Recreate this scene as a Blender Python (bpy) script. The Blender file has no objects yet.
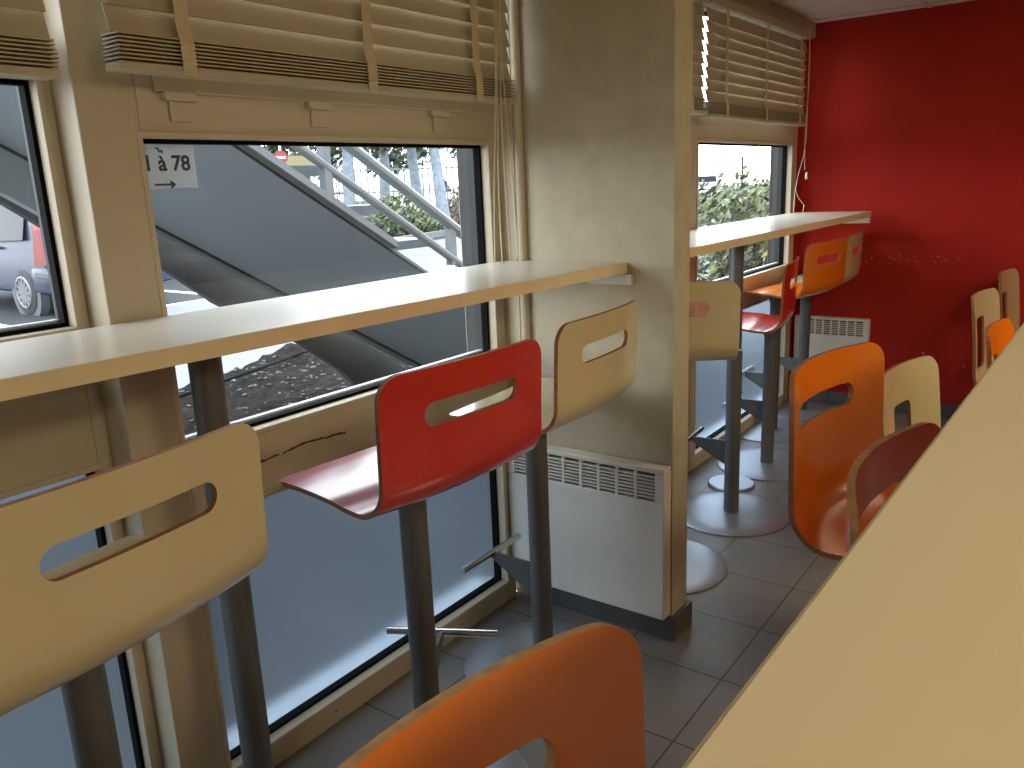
import bpy, bmesh, math, random
from mathutils import Vector, Matrix
from mathutils.geometry import delaunay_2d_cdt

random.seed(7)
S = bpy.context.scene
COL = S.collection

# ------------------------------------------------------------------ camera
CAM_H = 1.32
right = Vector((0.8079557, 0.58779821, -0.04124137))
up = Vector((-0.10684269, 0.21497102, 0.97075852))
back = Vector((0.57947582, -0.77992354, 0.236489))
cam_d = bpy.data.cameras.new('camera')
cam = bpy.data.objects.new('camera', cam_d)
COL.objects.link(cam)
M = Matrix((right, up, back)).transposed().to_4x4()
M.translation = (0, 0, CAM_H)
cam.matrix_world = M
cam_d.sensor_width = 36
cam_d.lens = 820 / 1024 * 36
cam_d.clip_start = 0.01
cam_d.clip_end = 500
S.camera = cam

# ------------------------------------------------------------------ world, colour management
SKY_STRENGTH = 8.0
w = bpy.data.worlds.new('overcast_sky')
S.world = w
w.use_nodes = True
nt = w.node_tree
bg = nt.nodes['Background']
tc = nt.nodes.new('ShaderNodeTexCoord')
sp = nt.nodes.new('ShaderNodeSeparateXYZ')
rp = nt.nodes.new('ShaderNodeValToRGB')
nt.links.new(tc.outputs['Generated'], sp.inputs[0])
nt.links.new(sp.outputs['Z'], rp.inputs[0])
nt.links.new(rp.outputs[0], bg.inputs[0])
rp.color_ramp.elements[0].color = (0.93, 0.97, 1.0, 1)
rp.color_ramp.elements[1].color = (0.72, 0.85, 1.0, 1)
bg.inputs[1].default_value = SKY_STRENGTH
S.view_settings.view_transform = 'Standard'
S.view_settings.look = 'None'
S.view_settings.gamma = 1
S.view_settings.use_curve_mapping = False
S.view_settings.exposure = 0.0
S.cycles.use_denoising = True
S.cycles.max_bounces = 10
S.cycles.diffuse_bounces = 5
S.cycles.glossy_bounces = 4
S.cycles.transmission_bounces = 8
S.cycles.transparent_max_bounces = 12
S.cycles.caustics_refractive = True
S.cycles.sample_clamp_indirect = 6

# room lamps: warm flush ceiling panels over the dining area (colour, watts)
LAMP_COLOR = (1.0, 0.84, 0.56)
LAMP_POWER = 26.0
LAMP_SPOTS = [(0.9, 2.9), (1.6, -0.9), (1.5, 0.9), (3.0, 1.6)]


# ------------------------------------------------------------------ node helpers
class G:
    def __init__(self, name):
        self.m = bpy.data.materials.new(name)
        self.m.use_nodes = True
        self.t = self.m.node_tree
        self.b = self.t.nodes['Principled BSDF']
        self.out = self.t.nodes['Material Output']

    def n(self, kind, **kw):
        x = self.t.nodes.new(kind)
        for k, v in kw.items():
            setattr(x, k, v)
        return x

    def put(self, sock, v):
        if hasattr(v, 'links') or hasattr(v, 'is_output'):
            self.t.links.new(v, sock)
        else:
            sock.default_value = v

    def math(self, op, a, b=0.0, c=None):
        x = self.n('ShaderNodeMath', operation=op)
        self.put(x.inputs[0], a)
        self.put(x.inputs[1], b)
        if c is not None:
            self.put(x.inputs[2], c)
        return x.outputs[0]

    def pos(self):
        g = self.n('ShaderNodeNewGeometry')
        s = self.n('ShaderNodeSeparateXYZ')
        self.t.links.new(g.outputs['Position'], s.inputs[0])
        return g.outputs['Position'], s.outputs[0], s.outputs[1], s.outputs[2]

    def objco(self):
        return self.n('ShaderNodeTexCoord').outputs['Object']

    def noise(self, scale, detail=3, vec=None, rough=0.5):
        x = self.n('ShaderNodeTexNoise')
        x.inputs['Scale'].default_value = scale
        x.inputs['Detail'].default_value = detail
        x.inputs['Roughness'].default_value = rough
        self.t.links.new(vec if vec is not None else self.objco(), x.inputs['Vector'])
        return x.outputs[0]

    def ramp(self, fac, stops):
        r = self.n('ShaderNodeValToRGB')
        e = r.color_ramp.elements
        while len(e) < len(stops):
            e.new(0.5)
        for i, (p, c) in enumerate(stops):
            e[i].position = p
            e[i].color = (*c, 1) if len(c) == 3 else c
        self.put(r.inputs[0], fac)
        return r.outputs[0]

    def mix(self, fac, a, b):
        x = self.n('ShaderNodeMix', data_type='RGBA')
        self.put(x.inputs[0], fac)
        self.put(x.inputs[6], (*a, 1) if isinstance(a, tuple) else a)
        self.put(x.inputs[7], (*b, 1) if isinstance(b, tuple) else b)
        return x.outputs[2]

    def bump(self, h, strength=0.3, dist=0.002):
        x = self.n('ShaderNodeBump')
        x.inputs['Strength'].default_value = strength
        x.inputs['Distance'].default_value = dist
        self.t.links.new(h, x.inputs['Height'])
        self.t.links.new(x.outputs[0], self.b.inputs['Normal'])

    def base(self, c):
        self.put(self.b.inputs['Base Color'], (*c, 1) if isinstance(c, tuple) else c)

    def set(self, rough=0.5, metal=0.0, spec=0.5):
        self.b.inputs['Roughness'].default_value = rough
        self.b.inputs['Metallic'].default_value = metal
        self.b.inputs['Specular IOR Level'].default_value = spec


def plain(name, c, rough=0.5, metal=0.0, spec=0.5, vary=0.06, scale=8, bump=0.0, bscale=150):
    g = G(name)
    d = tuple(max(0, x * (1 - vary)) for x in c)
    l = tuple(min(1, x * (1 + vary)) for x in c)
    g.base(g.ramp(g.noise(scale), [(0.3, d), (0.7, l)]))
    g.set(rough, metal, spec)
    if bump:
        g.bump(g.noise(bscale, 2), bump, 0.002)
    return g.m


MAT = {}
MAT['cream_laminate'] = plain('cream_laminate', (0.58, 0.49, 0.29), 0.22, spec=0.85, vary=0.03)
MAT['red_laminate'] = plain('red_laminate', (0.52, 0.018, 0.012), 0.22, spec=0.85, vary=0.03)
MAT['orange_laminate'] = plain('orange_laminate', (0.80, 0.195, 0.006), 0.22, spec=0.85, vary=0.03)
for _k in ('cream_laminate', 'red_laminate', 'orange_laminate'):
    _b = MAT[_k].node_tree.nodes['Principled BSDF']
    _b.inputs['Coat Weight'].default_value = 0.5
    _b.inputs['Coat Roughness'].default_value = 0.18
MAT['plywood'] = plain('plywood_edge', (0.24, 0.095, 0.03), 0.55, vary=0.25, scale=60)
MAT['plywood_pale'] = plain('plywood_edge_pale', (0.40, 0.22, 0.065), 0.55, vary=0.25, scale=60)
MAT['grey_metal'] = plain('grey_painted_steel', (0.115, 0.112, 0.11), 0.42, metal=0.3, vary=0.08)
MAT['base_metal'] = plain('brushed_base_steel', (0.42, 0.43, 0.45), 0.36, metal=0.75, vary=0.05)
MAT['chrome'] = plain('satin_chrome', (0.6, 0.6, 0.6), 0.22, metal=1.0, vary=0.03)
MAT['black_rubber'] = plain('black_gasket', (0.003, 0.003, 0.0035), 0.8, spec=0.1)
MAT['window_metal_out'] = plain('grey_outer_frame', (0.018, 0.018, 0.017), 0.6)
MAT['blind_slat'] = plain('blind_slat_cream', (0.45, 0.385, 0.265), 0.6, vary=0.03)
MAT['tape'] = plain('blind_tape_fabric', (0.58, 0.47, 0.30), 0.9, bump=0.3, bscale=900)
MAT['cord'] = plain('blind_cord', (0.62, 0.56, 0.42), 0.8)
MAT['trim_white'] = plain('white_trim', (0.62, 0.60, 0.55), 0.4)
MAT['convector'] = plain('convector_white', (0.66, 0.62, 0.54), 0.42, vary=0.03)
MAT['convector_dark'] = plain('convector_inside', (0.03, 0.03, 0.03), 0.8)
MAT['baseboard'] = plain('dark_tile_skirting', (0.085, 0.08, 0.075), 0.35, vary=0.12)
MAT['ceiling_metal'] = plain('ceiling_grid', (0.55, 0.42, 0.38), 0.6)
MAT['white_steel'] = plain('white_painted_steel', (0.72, 0.75, 0.78), 0.45)
MAT['rail_steel'] = plain('pale_grey_railing_steel', (0.22, 0.232, 0.245), 0.5)
MAT['fence_steel'] = plain('pale_grey_fence_steel', (0.085, 0.09, 0.096), 0.5)
MAT['stair_grey'] = plain('stair_soffit_grey', (0.19, 0.217, 0.232), 0.7, vary=0.04, scale=1.5)
MAT['stair_dark'] = plain('stair_dark_steel_and_shade', (0.028, 0.026, 0.024), 0.8, vary=0.2)
MAT['leaf_green'] = plain('leaf_green', (0.055, 0.08, 0.03), 0.6, vary=0.5, scale=3)
MAT['leaf_yellow'] = plain('leaf_yellow_green', (0.13, 0.135, 0.05), 0.6, vary=0.4, scale=3)
MAT['leaf_dark'] = plain('leaf_dark', (0.02, 0.03, 0.015), 0.6, vary=0.4, scale=3)
MAT['leaf_white'] = plain('pale_blossom', (0.75, 0.75, 0.72), 0.7, vary=0.2, scale=3)
MAT['leaf_red'] = plain('leaf_russet', (0.12, 0.06, 0.04), 0.6, vary=0.4, scale=3)
MAT['bark'] = plain('grey_bark', (0.11, 0.13, 0.15), 0.85, vary=0.3, scale=6)
MAT['tyre'] = plain('tyre_rubber', (0.02, 0.02, 0.02), 0.8)
MAT['hubcap'] = plain('silver_hubcap', (0.16, 0.16, 0.17), 0.35, metal=0.5)
MAT['car_blue'] = plain('car_paint_slate_blue', (0.014, 0.020, 0.045), 0.4, metal=0.0)
MAT['car_silver'] = plain('car_paint_silver', (0.13, 0.14, 0.15), 0.3, metal=0.4)
MAT['car_white'] = plain('car_paint_white', (0.75, 0.76, 0.78), 0.3)
MAT['car_glass'] = plain('car_glass_dark', (0.006, 0.008, 0.01), 0.35, spec=0.15)
MAT['car_trim'] = plain('car_trim_dark', (0.05, 0.055, 0.065), 0.5)
MAT['lamp_red'] = plain('tail_lamp_red', (0.13, 0.005, 0.004), 0.4)
MAT['sign_red'] = plain('sign_red', (0.22, 0.03, 0.03), 0.5)
MAT['sign_white'] = plain('sign_white', (0.8, 0.8, 0.8), 0.5)
MAT['banner_yellow'] = plain('banner_yellow', (0.20, 0.16, 0.075), 0.6)
MAT['ink'] = plain('dark_ink', (0.06, 0.06, 0.08), 0.6)
MAT['stone'] = plain('pale_chippings', (0.075, 0.065, 0.055), 0.9, vary=0.4, scale=20)
MAT['kerb'] = plain('kerb_stone', (0.10, 0.10, 0.10), 0.85, vary=0.15)
MAT['roofing'] = plain('outer_roof', (0.2, 0.2, 0.2), 0.9)
MAT['plaster_warm'] = plain('plaster_warm', (0.60, 0.50, 0.32), 0.8)
MAT['hose'] = plain('black_cable', (0.003, 0.003, 0.003), 0.8, spec=0.1)


def m_partition():
    g = G('textured_cream_wall')
    n = g.noise(260, 3)
    g.base(g.ramp(g.noise(14, 4), [(0.3, (0.43, 0.375, 0.27)), (0.7, (0.50, 0.44, 0.32))]))
    g.set(0.75)
    g.bump(n, 0.55, 0.003)
    return g.m


def m_frame():
    # painted metal window frame, with scuffs low down and one dark scratch on the middle rail
    g = G('beige_window_frame')
    p, x, y, z = g.pos()
    base = g.ramp(g.noise(5, 4), [(0.3, (0.455, 0.385, 0.27)), (0.7, (0.50, 0.425, 0.30))])
    speck = g.noise(70, 4, p, 0.7)
    low = g.math('LESS_THAN', z, 0.045)
    sc = g.math('MULTIPLY', g.math('GREATER_THAN', speck, 0.655), low)
    wob = g.math('MULTIPLY_ADD', g.noise(9, 3, p), 0.05, 0.722)
    line = g.math('LESS_THAN', g.math('ABSOLUTE', g.math('SUBTRACT', z, wob)), g.math('MULTIPLY', g.noise(60, 2, p), 0.0048))
    yr = g.math('MULTIPLY', g.math('GREATER_THAN', y, 1.00), g.math('LESS_THAN', y, 1.34))
    br = g.math('GREATER_THAN', g.noise(22, 2, p), 0.43)
    sc2 = g.math('MULTIPLY', g.math('MULTIPLY', line, yr), br)
    f = g.math('MAXIMUM', sc, sc2)
    g.base(g.mix(f, base, (0.03, 0.025, 0.02)))
    g.set(0.45)
    return g.m


def m_red():
    g = G('red_wall_paint')
    p, x, y, z = g.pos()
    base = g.ramp(g.noise(3, 3), [(0.3, (0.34, 0.014, 0.007)), (0.7, (0.39, 0.017, 0.009))])
    # small chipped spots: a row at chair-back height
    d = g.math('LESS_THAN', g.math('ABSOLUTE', g.math('SUBTRACT', z, 0.845)), g.math('MULTIPLY_ADD', g.noise(5, 1, p), 0.05, -0.002))
    xr = g.math('MULTIPLY', g.math('GREATER_THAN', x, -1.12), g.math('LESS_THAN', x, -0.62))
    s1 = g.math('MULTIPLY', g.math('MULTIPLY', d, xr), g.math('GREATER_THAN', g.noise(55, 3, p, 0.7), 0.62))
    zr = g.math('MULTIPLY', g.math('LESS_THAN', z, 0.55), g.math('GREATER_THAN', g.noise(16, 2, p, 0.6), 0.74))
    f = g.math('MULTIPLY', g.math('MAXIMUM', s1, zr), 0.45)
    g.base(g.mix(f, base, (0.65, 0.35, 0.28)))
    g.set(0.75, 0, 0.2)
    g.bump(g.noise(200, 2), 0.15, 0.002)
    return g.m


def m_tiles():
    g = G('floor_tiles')
    p, x, y, z = g.pos()

    def joint(v, off, half):
        t = g.math('ABSOLUTE', g.math('SUBTRACT', g.math('FRACT', g.math('MULTIPLY_ADD', v, 1 / 0.3, off)), 0.5))
        return g.math('LESS_THAN', t, half / 0.3)
    jx = joint(x, 0.5 + 0.74 / 0.3 - math.floor(0.74 / 0.3) , 0.0022)
    jy = joint(y, 0.5 - 1.585 / 0.3 + 6, 0.0022)
    j = g.math('MAXIMUM', jx, jy)
    base = g.ramp(g.noise(4, 5, p), [(0.25, (0.155, 0.145, 0.128)), (0.75, (0.20, 0.187, 0.165))])
    g.base(g.mix(j, base, (0.035, 0.03, 0.028)))
    g.set(0.33)
    g.put(g.b.inputs['Roughness'], g.math('MULTIPLY_ADD', g.noise(12, 4, p), 0.16, 0.30))
    inv = g.math('SUBTRACT', 1.0, j)
    g.bump(inv, 0.4, 0.002)
    return g.m


def m_laminate(name, c1, c2):
    g = G(name)
    mp = g.n('ShaderNodeMapping')
    mp.inputs['Scale'].default_value = (14, 1.2, 14)
    g.t.links.new(g.objco(), mp.inputs[0])
    g.base(g.ramp(g.noise(3, 5, mp.outputs[0]), [(0.3, c1), (0.7, c2)]))
    g.set(0.30)
    return g.m


def m_ceiling():
    g = G('ceiling_tile')
    g.base(g.ramp(g.noise(60, 3), [(0.3, (0.58, 0.55, 0.50)), (0.7, (0.66, 0.62, 0.57))]))
    g.set(0.9)
    return g.m


def m_asphalt():
    g = G('pale_wet_asphalt')
    p, x, y, z = g.pos()
    base = g.ramp(g.noise(0.6, 6, p), [(0.3, (0.014, 0.015, 0.017)), (0.7, (0.024, 0.026, 0.029))])
    g.base(g.mix(g.noise(40, 3, p), base, (0.024, 0.026, 0.028)))
    g.set(0.85, 0, 0.15)
    g.bump(g.noise(60, 3, p), 0.3, 0.01)
    return g.m


def m_soil():
    g = G('bare_soil')
    p, x, y, z = g.pos()
    g.base(g.ramp(g.noise(22, 6, p, 0.7), [(0.3, (0.0012, 0.001, 0.0008)), (0.5, (0.006, 0.0045, 0.0035)), (0.75, (0.03, 0.025, 0.02))]))
    g.set(0.95, 0, 0.08)
    g.bump(g.noise(45, 5, p, 0.7), 0.8, 0.03)
    return g.m


def m_glass():
    g = G('clear_window_glass')
    tr = g.n('ShaderNodeBsdfTransparent')
    tr.inputs[0].default_value = (0.94, 0.97, 0.97, 1)
    gl = g.n('ShaderNodeBsdfGlossy')
    gl.inputs['Roughness'].default_value = 0.02
    lw = g.n('ShaderNodeLayerWeight')
    lw.inputs[0].default_value = 0.5
    mx = g.n('ShaderNodeMixShader')
    g.t.links.new(g.math('MULTIPLY_ADD', g.math('POWER', lw.outputs['Facing'], 5.0), 0.5, 0.04), mx.inputs[0])
    g.t.links.new(tr.outputs[0], mx.inputs[1])
    g.t.links.new(gl.outputs[0], mx.inputs[2])
    g.t.links.new(mx.outputs[0], g.out.inputs[0])
    return g.m


def m_frosted():
    g = G('frosted_window_film')
    rf = g.n('ShaderNodeBsdfRefraction')
    rf.inputs['Color'].default_value = (0.32, 0.385, 0.45, 1)
    rf.inputs['Roughness'].default_value = 0.62
    rf.inputs['IOR'].default_value = 1.15
    tl = g.n('ShaderNodeBsdfTranslucent')
    tl.inputs[0].default_value = (0.13, 0.16, 0.19, 1)
    gl = g.n('ShaderNodeBsdfGlossy')
    gl.inputs['Roughness'].default_value = 0.25
    gl.inputs[0].default_value = (0.8, 0.8, 0.8, 1)
    m1 = g.n('ShaderNodeMixShader')
    m1.inputs[0].default_value = 0.35
    g.t.links.new(rf.outputs[0], m1.inputs[1])
    g.t.links.new(tl.outputs[0], m1.inputs[2])
    m2 = g.n('ShaderNodeMixShader')
    m2.inputs[0].default_value = 0.05
    g.t.links.new(m1.outputs[0], m2.inputs[1])
    g.t.links.new(gl.outputs[0], m2.inputs[2])
    g.t.links.new(m2.outputs[0], g.out.inputs[0])
    return g.m


def m_paper():
    g = G('notice_paper')
    df = g.n('ShaderNodeBsdfDiffuse'); df.inputs[0].default_value = (0.7, 0.7, 0.68, 1)
    tl = g.n('ShaderNodeBsdfTranslucent'); tl.inputs[0].default_value = (0.50, 0.52, 0.54, 1)
    mx = g.n('ShaderNodeMixShader'); mx.inputs[0].default_value = 0.5
    g.t.links.new(df.outputs[0], mx.inputs[1]); g.t.links.new(tl.outputs[0], mx.inputs[2])
    g.t.links.new(mx.outputs[0], g.out.inputs[0])
    return g.m


MAT['paper'] = m_paper()
MAT['partition'] = m_partition()
MAT['frame'] = m_frame()
MAT['red_wall'] = m_red()
MAT['tiles'] = m_tiles()
MAT['counter'] = m_laminate('pale_counter_laminate', (0.64, 0.58, 0.48), (0.70, 0.64, 0.53))
MAT['counter_edge'] = plain('beech_edge_band', (0.74, 0.60, 0.38), 0.45, vary=0.04, scale=20)
MAT['table_top'] = m_laminate('cream_table_laminate', (0.80, 0.705, 0.48), (0.83, 0.735, 0.505))
MAT['ceiling'] = m_ceiling()
MAT['asphalt'] = m_asphalt()
MAT['soil'] = m_soil()
MAT['paving'] = plain('pale_concrete_paving', (0.095, 0.103, 0.112), 0.7, vary=0.15, scale=0.8)
MAT['glass'] = m_glass()
MAT['frosted'] = m_frosted()


# ------------------------------------------------------------------ object helpers
def tag(o, label=None, cat=None, group=None, kind=None):
    if label:
        o['label'] = label
    if cat:
        o['category'] = cat
    if group:
        o['group'] = group
    if kind:
        o['kind'] = kind
    return o


def empty(name, loc=(0, 0, 0), rz=0.0, parent=None):
    o = bpy.data.objects.new(name, None)
    o.location = loc
    o.rotation_euler = (0, 0, rz)
    o.empty_display_size = 0.1
    COL.objects.link(o)
    if parent:
        o.parent = parent
    return o


def obj(name, bm, mats, parent=None, smooth=False):
    me = bpy.data.meshes.new(name)
    bmesh.ops.recalc_face_normals(bm, faces=bm.faces) if not smooth == 'keep' else None
    if smooth:
        for f in bm.faces:
            f.smooth = True
        for e in bm.edges:
            if len(e.link_faces) == 2 and e.calc_face_angle(0) > math.radians(35):
                e.smooth = False
    bm.to_mesh(me)
    bm.free()
    if not isinstance(mats, (list, tuple)):
        mats = [mats]
    for m in mats:
        me.materials.append(MAT[m])
    o = bpy.data.objects.new(name, me)
    COL.objects.link(o)
    if parent:
        o.parent = parent
    return o


def box(bm, x0, x1, y0, y1, z0, z1, bev=0.0, mi=0, rot=None):
    vs = [bm.verts.new((x, y, z)) for x in (x0, x1) for y in (y0, y1) for z in (z0, z1)]
    fs = []
    for q in ((0, 1, 3, 2), (4, 6, 7, 5), (0, 4, 5, 1), (2, 3, 7, 6), (0, 2, 6, 4), (1, 5, 7, 3)):
        f = bm.faces.new([vs[i] for i in q])
        f.material_index = mi
        fs.append(f)
    if rot is not None:
        bmesh.ops.transform(bm, matrix=rot, verts=vs)
    if bev:
        es = list({e for f in fs for e in f.edges})
        r = bmesh.ops.bevel(bm, geom=es, offset=bev, segments=2, profile=0.5, affect='EDGES')
        for f in r['faces']:
            f.material_index = mi
    return vs


def tube(bm, pts, r, seg=12, mi=0, caps=True):
    pts = [Vector(p) for p in pts]
    rings = []
    n = len(pts)
    prev = None
    for i, p in enumerate(pts):
        d = (pts[min(i + 1, n - 1)] - pts[max(i - 1, 0)]).normalized()
        if prev is None:
            a = d.orthogonal().normalized()
        else:
            a = (prev - d * prev.dot(d)).normalized()
        prev = a
        b = d.cross(a)
        rr = r[i] if isinstance(r, (list, tuple)) else r
        rings.append([bm.verts.new(p + (a * math.cos(t) + b * math.sin(t)) * rr) for t in [2 * math.pi * k / seg for k in range(seg)]])
    for i in range(n - 1):
        for k in range(seg):
            f = bm.faces.new((rings[i][k], rings[i][(k + 1) % seg], rings[i + 1][(k + 1) % seg], rings[i + 1][k]))
            f.material_index = mi
    if caps:
        f = bm.faces.new(rings[0][::-1]); f.material_index = mi
        f = bm.faces.new(rings[-1]); f.material_index = mi


def lathe(bm, prof, seg=48, c=(0, 0), mi=0):
    rings = []
    for r, z in prof:
        if r < 1e-6:
            rings.append([bm.verts.new((c[0], c[1], z))])
        else:
            rings.append([bm.verts.new((c[0] + r * math.cos(2 * math.pi * k / seg), c[1] + r * math.sin(2 * math.pi * k / seg), z)) for k in range(seg)])
    for a, b in zip(rings, rings[1:]):
        for k in range(seg):
            k2 = (k + 1) % seg
            vs = [a[k % len(a)], a[k2 % len(a)], b[k2 % len(b)], b[k % len(b)]]
            vs = list(dict.fromkeys(vs))
            if len(vs) > 2:
                f = bm.faces.new(vs)
                f.material_index = mi


def prism(bm, poly, axis, a, b, mi=0):
    """poly: 2-D outline in the two other axes, extruded along axis from a to b"""
    def P(u, v, t):
        if axis == 0: return (t, u, v)
        if axis == 1: return (u, t, v)
        return (u, v, t)
    A = [bm.verts.new(P(u, v, a)) for u, v in poly]
    B = [bm.verts.new(P(u, v, b)) for u, v in poly]
    n = len(poly)
    f = bm.faces.new(A[::-1]); f.material_index = mi
    f = bm.faces.new(B); f.material_index = mi
    for i in range(n):
        f = bm.faces.new((A[i], A[(i + 1) % n], B[(i + 1) % n], B[i]))
        f.material_index = mi


def copy_tree(root):
    r = root.copy()
    COL.objects.link(r)
    for ch in list(root.children):
        c = ch.copy()
        COL.objects.link(c)
        c.parent = r
        for g in list(ch.children):
            d = g.copy()
            COL.objects.link(d)
            d.parent = c
    return r


def struct(name, bm, mats, parent=None, smooth=False):
    o = obj(name, bm, mats, parent, smooth)
    if parent is None:
        o['kind'] = 'structure'
    return o


# ------------------------------------------------------------------ room shell
CEIL = 2.09
RX, RY0, RY1 = 4.6, -3.0, 4.8
WX = -1.485          # inner face of the window frames

bm = bmesh.new(); box(bm, -1.50, RX, RY0, RY1, -0.12, 0.0); struct('floor', bm, 'tiles')
bm = bmesh.new(); box(bm, -1.75, RX + 0.1, RY0 - 0.1, RY1 + 0.1, CEIL + 0.0, CEIL + 0.2); struct('ceiling', bm, 'ceiling')
bm = bmesh.new()
for k in range(-8, 9):
    x = -0.88 + 0.6 * k
    if -1.45 < x < RX:
        box(bm, x - 0.012, x + 0.012, RY0, RY1, CEIL - 0.004, CEIL + 0.002)
for k in range(-12, 8):
    y = 4.08 + 0.6 * (k - 6)
    if RY0 < y < RY1:
        box(bm, -1.45, RX, y - 0.012, y + 0.012, CEIL - 0.0045, CEIL + 0.002)
struct('trim_1', bm, 'ceiling_metal')
bm = bmesh.new(); box(bm, -1.56, RX + 0.1, RY1, RY1 + 0.12, -0.12, CEIL + 0.2); struct('wall_end', bm, 'red_wall')
bm = bmesh.new(); box(bm, -1.66, -1.56, RY1, RY1 + 0.12, -0.12, CEIL + 0.2); struct('wall_corner', bm, 'kerb')
bm = bmesh.new(); box(bm, -1.59, WX - 0.002, 4.72, 4.80, 0, CEIL); struct('wall_window', bm, 'red_wall')
bm = bmesh.new(); box(bm, RX, RX + 0.1, RY0 - 0.1, RY1, -0.12, CEIL + 0.2); struct('wall_right', bm, 'plaster_warm')
bm = bmesh.new(); box(bm, -1.75, RX, RY0 - 0.1, RY0, -0.12, CEIL + 0.2); struct('wall_back', bm, 'plaster_warm')
bm = bmesh.new(); box(bm, -1.72, WX - 0.075, RY0, -0.62, -0.12, CEIL + 0.2); struct('wall_left', bm, 'plaster_warm')
# partition between the two window bays
bm = bmesh.new(); box(bm, -1.66, -0.94, 2.0, 2.10, 0.0, CEIL); struct('wall_partition', bm, 'partition')
bm = bmesh.new()
box(bm, -1.40, -0.926, 1.986, 2.0, 0.0, 0.075, 0.002)
box(bm, -0.94, -0.926, 2.0, 2.10, 0.0, 0.075, 0.002)
box(bm, -1.48, -0.926, 2.10, 2.114, 0.0, 0.075, 0.002)
struct('baseboard_partition', bm, 'baseboard')
bm = bmesh.new(); box(bm, -1.48, RX, RY1 - 0.014, RY1, 0.0, 0.075, 0.002); struct('baseboard_end', bm, 'baseboard')
# cladding strip and round bead in the corner of window and partition
bm = bmesh.new()
box(bm, WX, -1.428, 1.975, 2.0, 0.56, CEIL)
tube(bm, [(-1.418, 1.988, 0.56), (-1.418, 1.988, CEIL)], 0.014, 14)
struct('trim_2', bm, 'frame', smooth=True)
# protruding post between the first two windows
bm = bmesh.new()
box(bm, -1.66, WX + 0.004, 0.765, 0.872, 0.0, CEIL, 0.003)
struct('trim_3', bm, 'frame')
# header box over the far windows
bm = bmesh.new()
box(bm, -1.50, -1.435, 2.10, 4.80, 2.015, CEIL, 0.003)
struct('trim_4', bm, 'frame')
bm = bmesh.new()
box(bm, -1.50, -1.40, 0.88, 2.0, 2.03, CEIL, 0.003)
struct('trim_5', bm, 'frame')


def window(name, y0, y1, g0, g1, fx, zlow=(0.072, 0.662), zmid=(0.822, 1.432), ztop=(1.60, 1.99), back=-0.105):
    """full height framed bay: frosted lower pane, clear middle pane, clear top pane behind the blind"""
    e = empty(name, (fx, (y0 + y1) / 2, 0))
    e['kind'] = 'structure'
    ox, oy = fx, (y0 + y1) / 2
    bm = bmesh.new()

    def B(a, b, c, d, x0=back, x1=0.0, bv=0.0025):
        box(bm, x0, x1, a - oy, b - oy, c, d, bv)
    B(y0, g0, 0, CEIL)
    B(g1, y1, 0, CEIL)
    B(g0, g1, 0, zlow[0], -0.060); B(g0, g1, zlow[1], zmid[0], -0.060); B(g0, g1, zmid[1], ztop[0], -0.060); B(g0, g1, ztop[1], CEIL, -0.060)
    obj('frame', bm, 'frame', e)
    bm = bmesh.new()
    for (a, b) in (zlow, zmid, ztop):        # raised glazing beads on the room side
        t = 0.012
        for (c, d, p, q) in ((g0 - t, g1 + t, a - t, a), (g0 - t, g1 + t, b, b + t), (g0 - t, g0, a, b), (g1, g1 + t, a, b)):
            box(bm, -0.002, 0.006, c - oy, d - oy, p, q, 0.002)
    obj('glazing_bead', bm, 'frame', e)
    bm = bmesh.new()
    for (a, b) in (zlow, zmid, ztop):
        t = 0.008
        for (c, d, p, q) in ((g0, g1, a, a + t), (g0, g1, b - t, b), (g0, g0 + t, a, b), (g1 - t, g1, a, b)):
            box(bm, -0.044, -0.022, c - oy, d - oy, p, q)
    obj('gasket', bm, 'black_rubber', e)
    bm = bmesh.new()
    for (a, b) in (zlow, zmid, ztop):
        t = 0.004
        for (c, d, p, q) in ((g0, g0 + t, a, b), (g1 - t, g1, a, b)):
            box(bm, back - 0.003, -0.046, c - oy, d - oy, p, q)
    obj('outer_reveal', bm, 'window_metal_out', e)
    bm = bmesh.new()
    box(bm, -0.063, -0.048, g0 - oy, g1 - oy, zmid[0] - 0.004, zmid[0] + 0.012)
    obj('outer_sill', bm, 'white_steel', e)
    for nm, (a, b), mt in (('frosted_pane', zlow, 'frosted'), ('glass_pane', zmid, 'glass'), ('top_pane', ztop, 'glass')):
        bm = bmesh.new()
        if nm == 'frosted_pane':
            vs = [bm.verts.new(p) for p in ((-0.044, g0 - oy, a), (-0.044, g1 - oy, a), (-0.044, g1 - oy, b), (-0.044, g0 - oy, b))]
            bm.faces.new(vs)
        else:
            vs = [bm.verts.new(p) for p in ((-0.045, g0 - oy, a), (-0.045, g1 - oy, a), (-0.045, g1 - oy, b), (-0.045, g0 - oy, b))]
            bm.faces.new(vs)
        obj(nm, bm, mt, e)
    return e


w1 = window('window_1', -0.62, 0.765, -0.54, 0.737, -1.555, zlow=(0.072, 0.815), zmid=(1.095, 1.532), back=-0.06)
w2 = window('window_2', 0.872, 1.975, 0.880, 1.925, WX)
w3 = window('window_3', 3.30, 4.72, 3.39, 4.62, WX, zmid=(0.822, 1.462))
w4 = window('window_4', 2.10, 3.30, 2.20, 3.20, WX, zmid=(0.822, 1.462))
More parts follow.
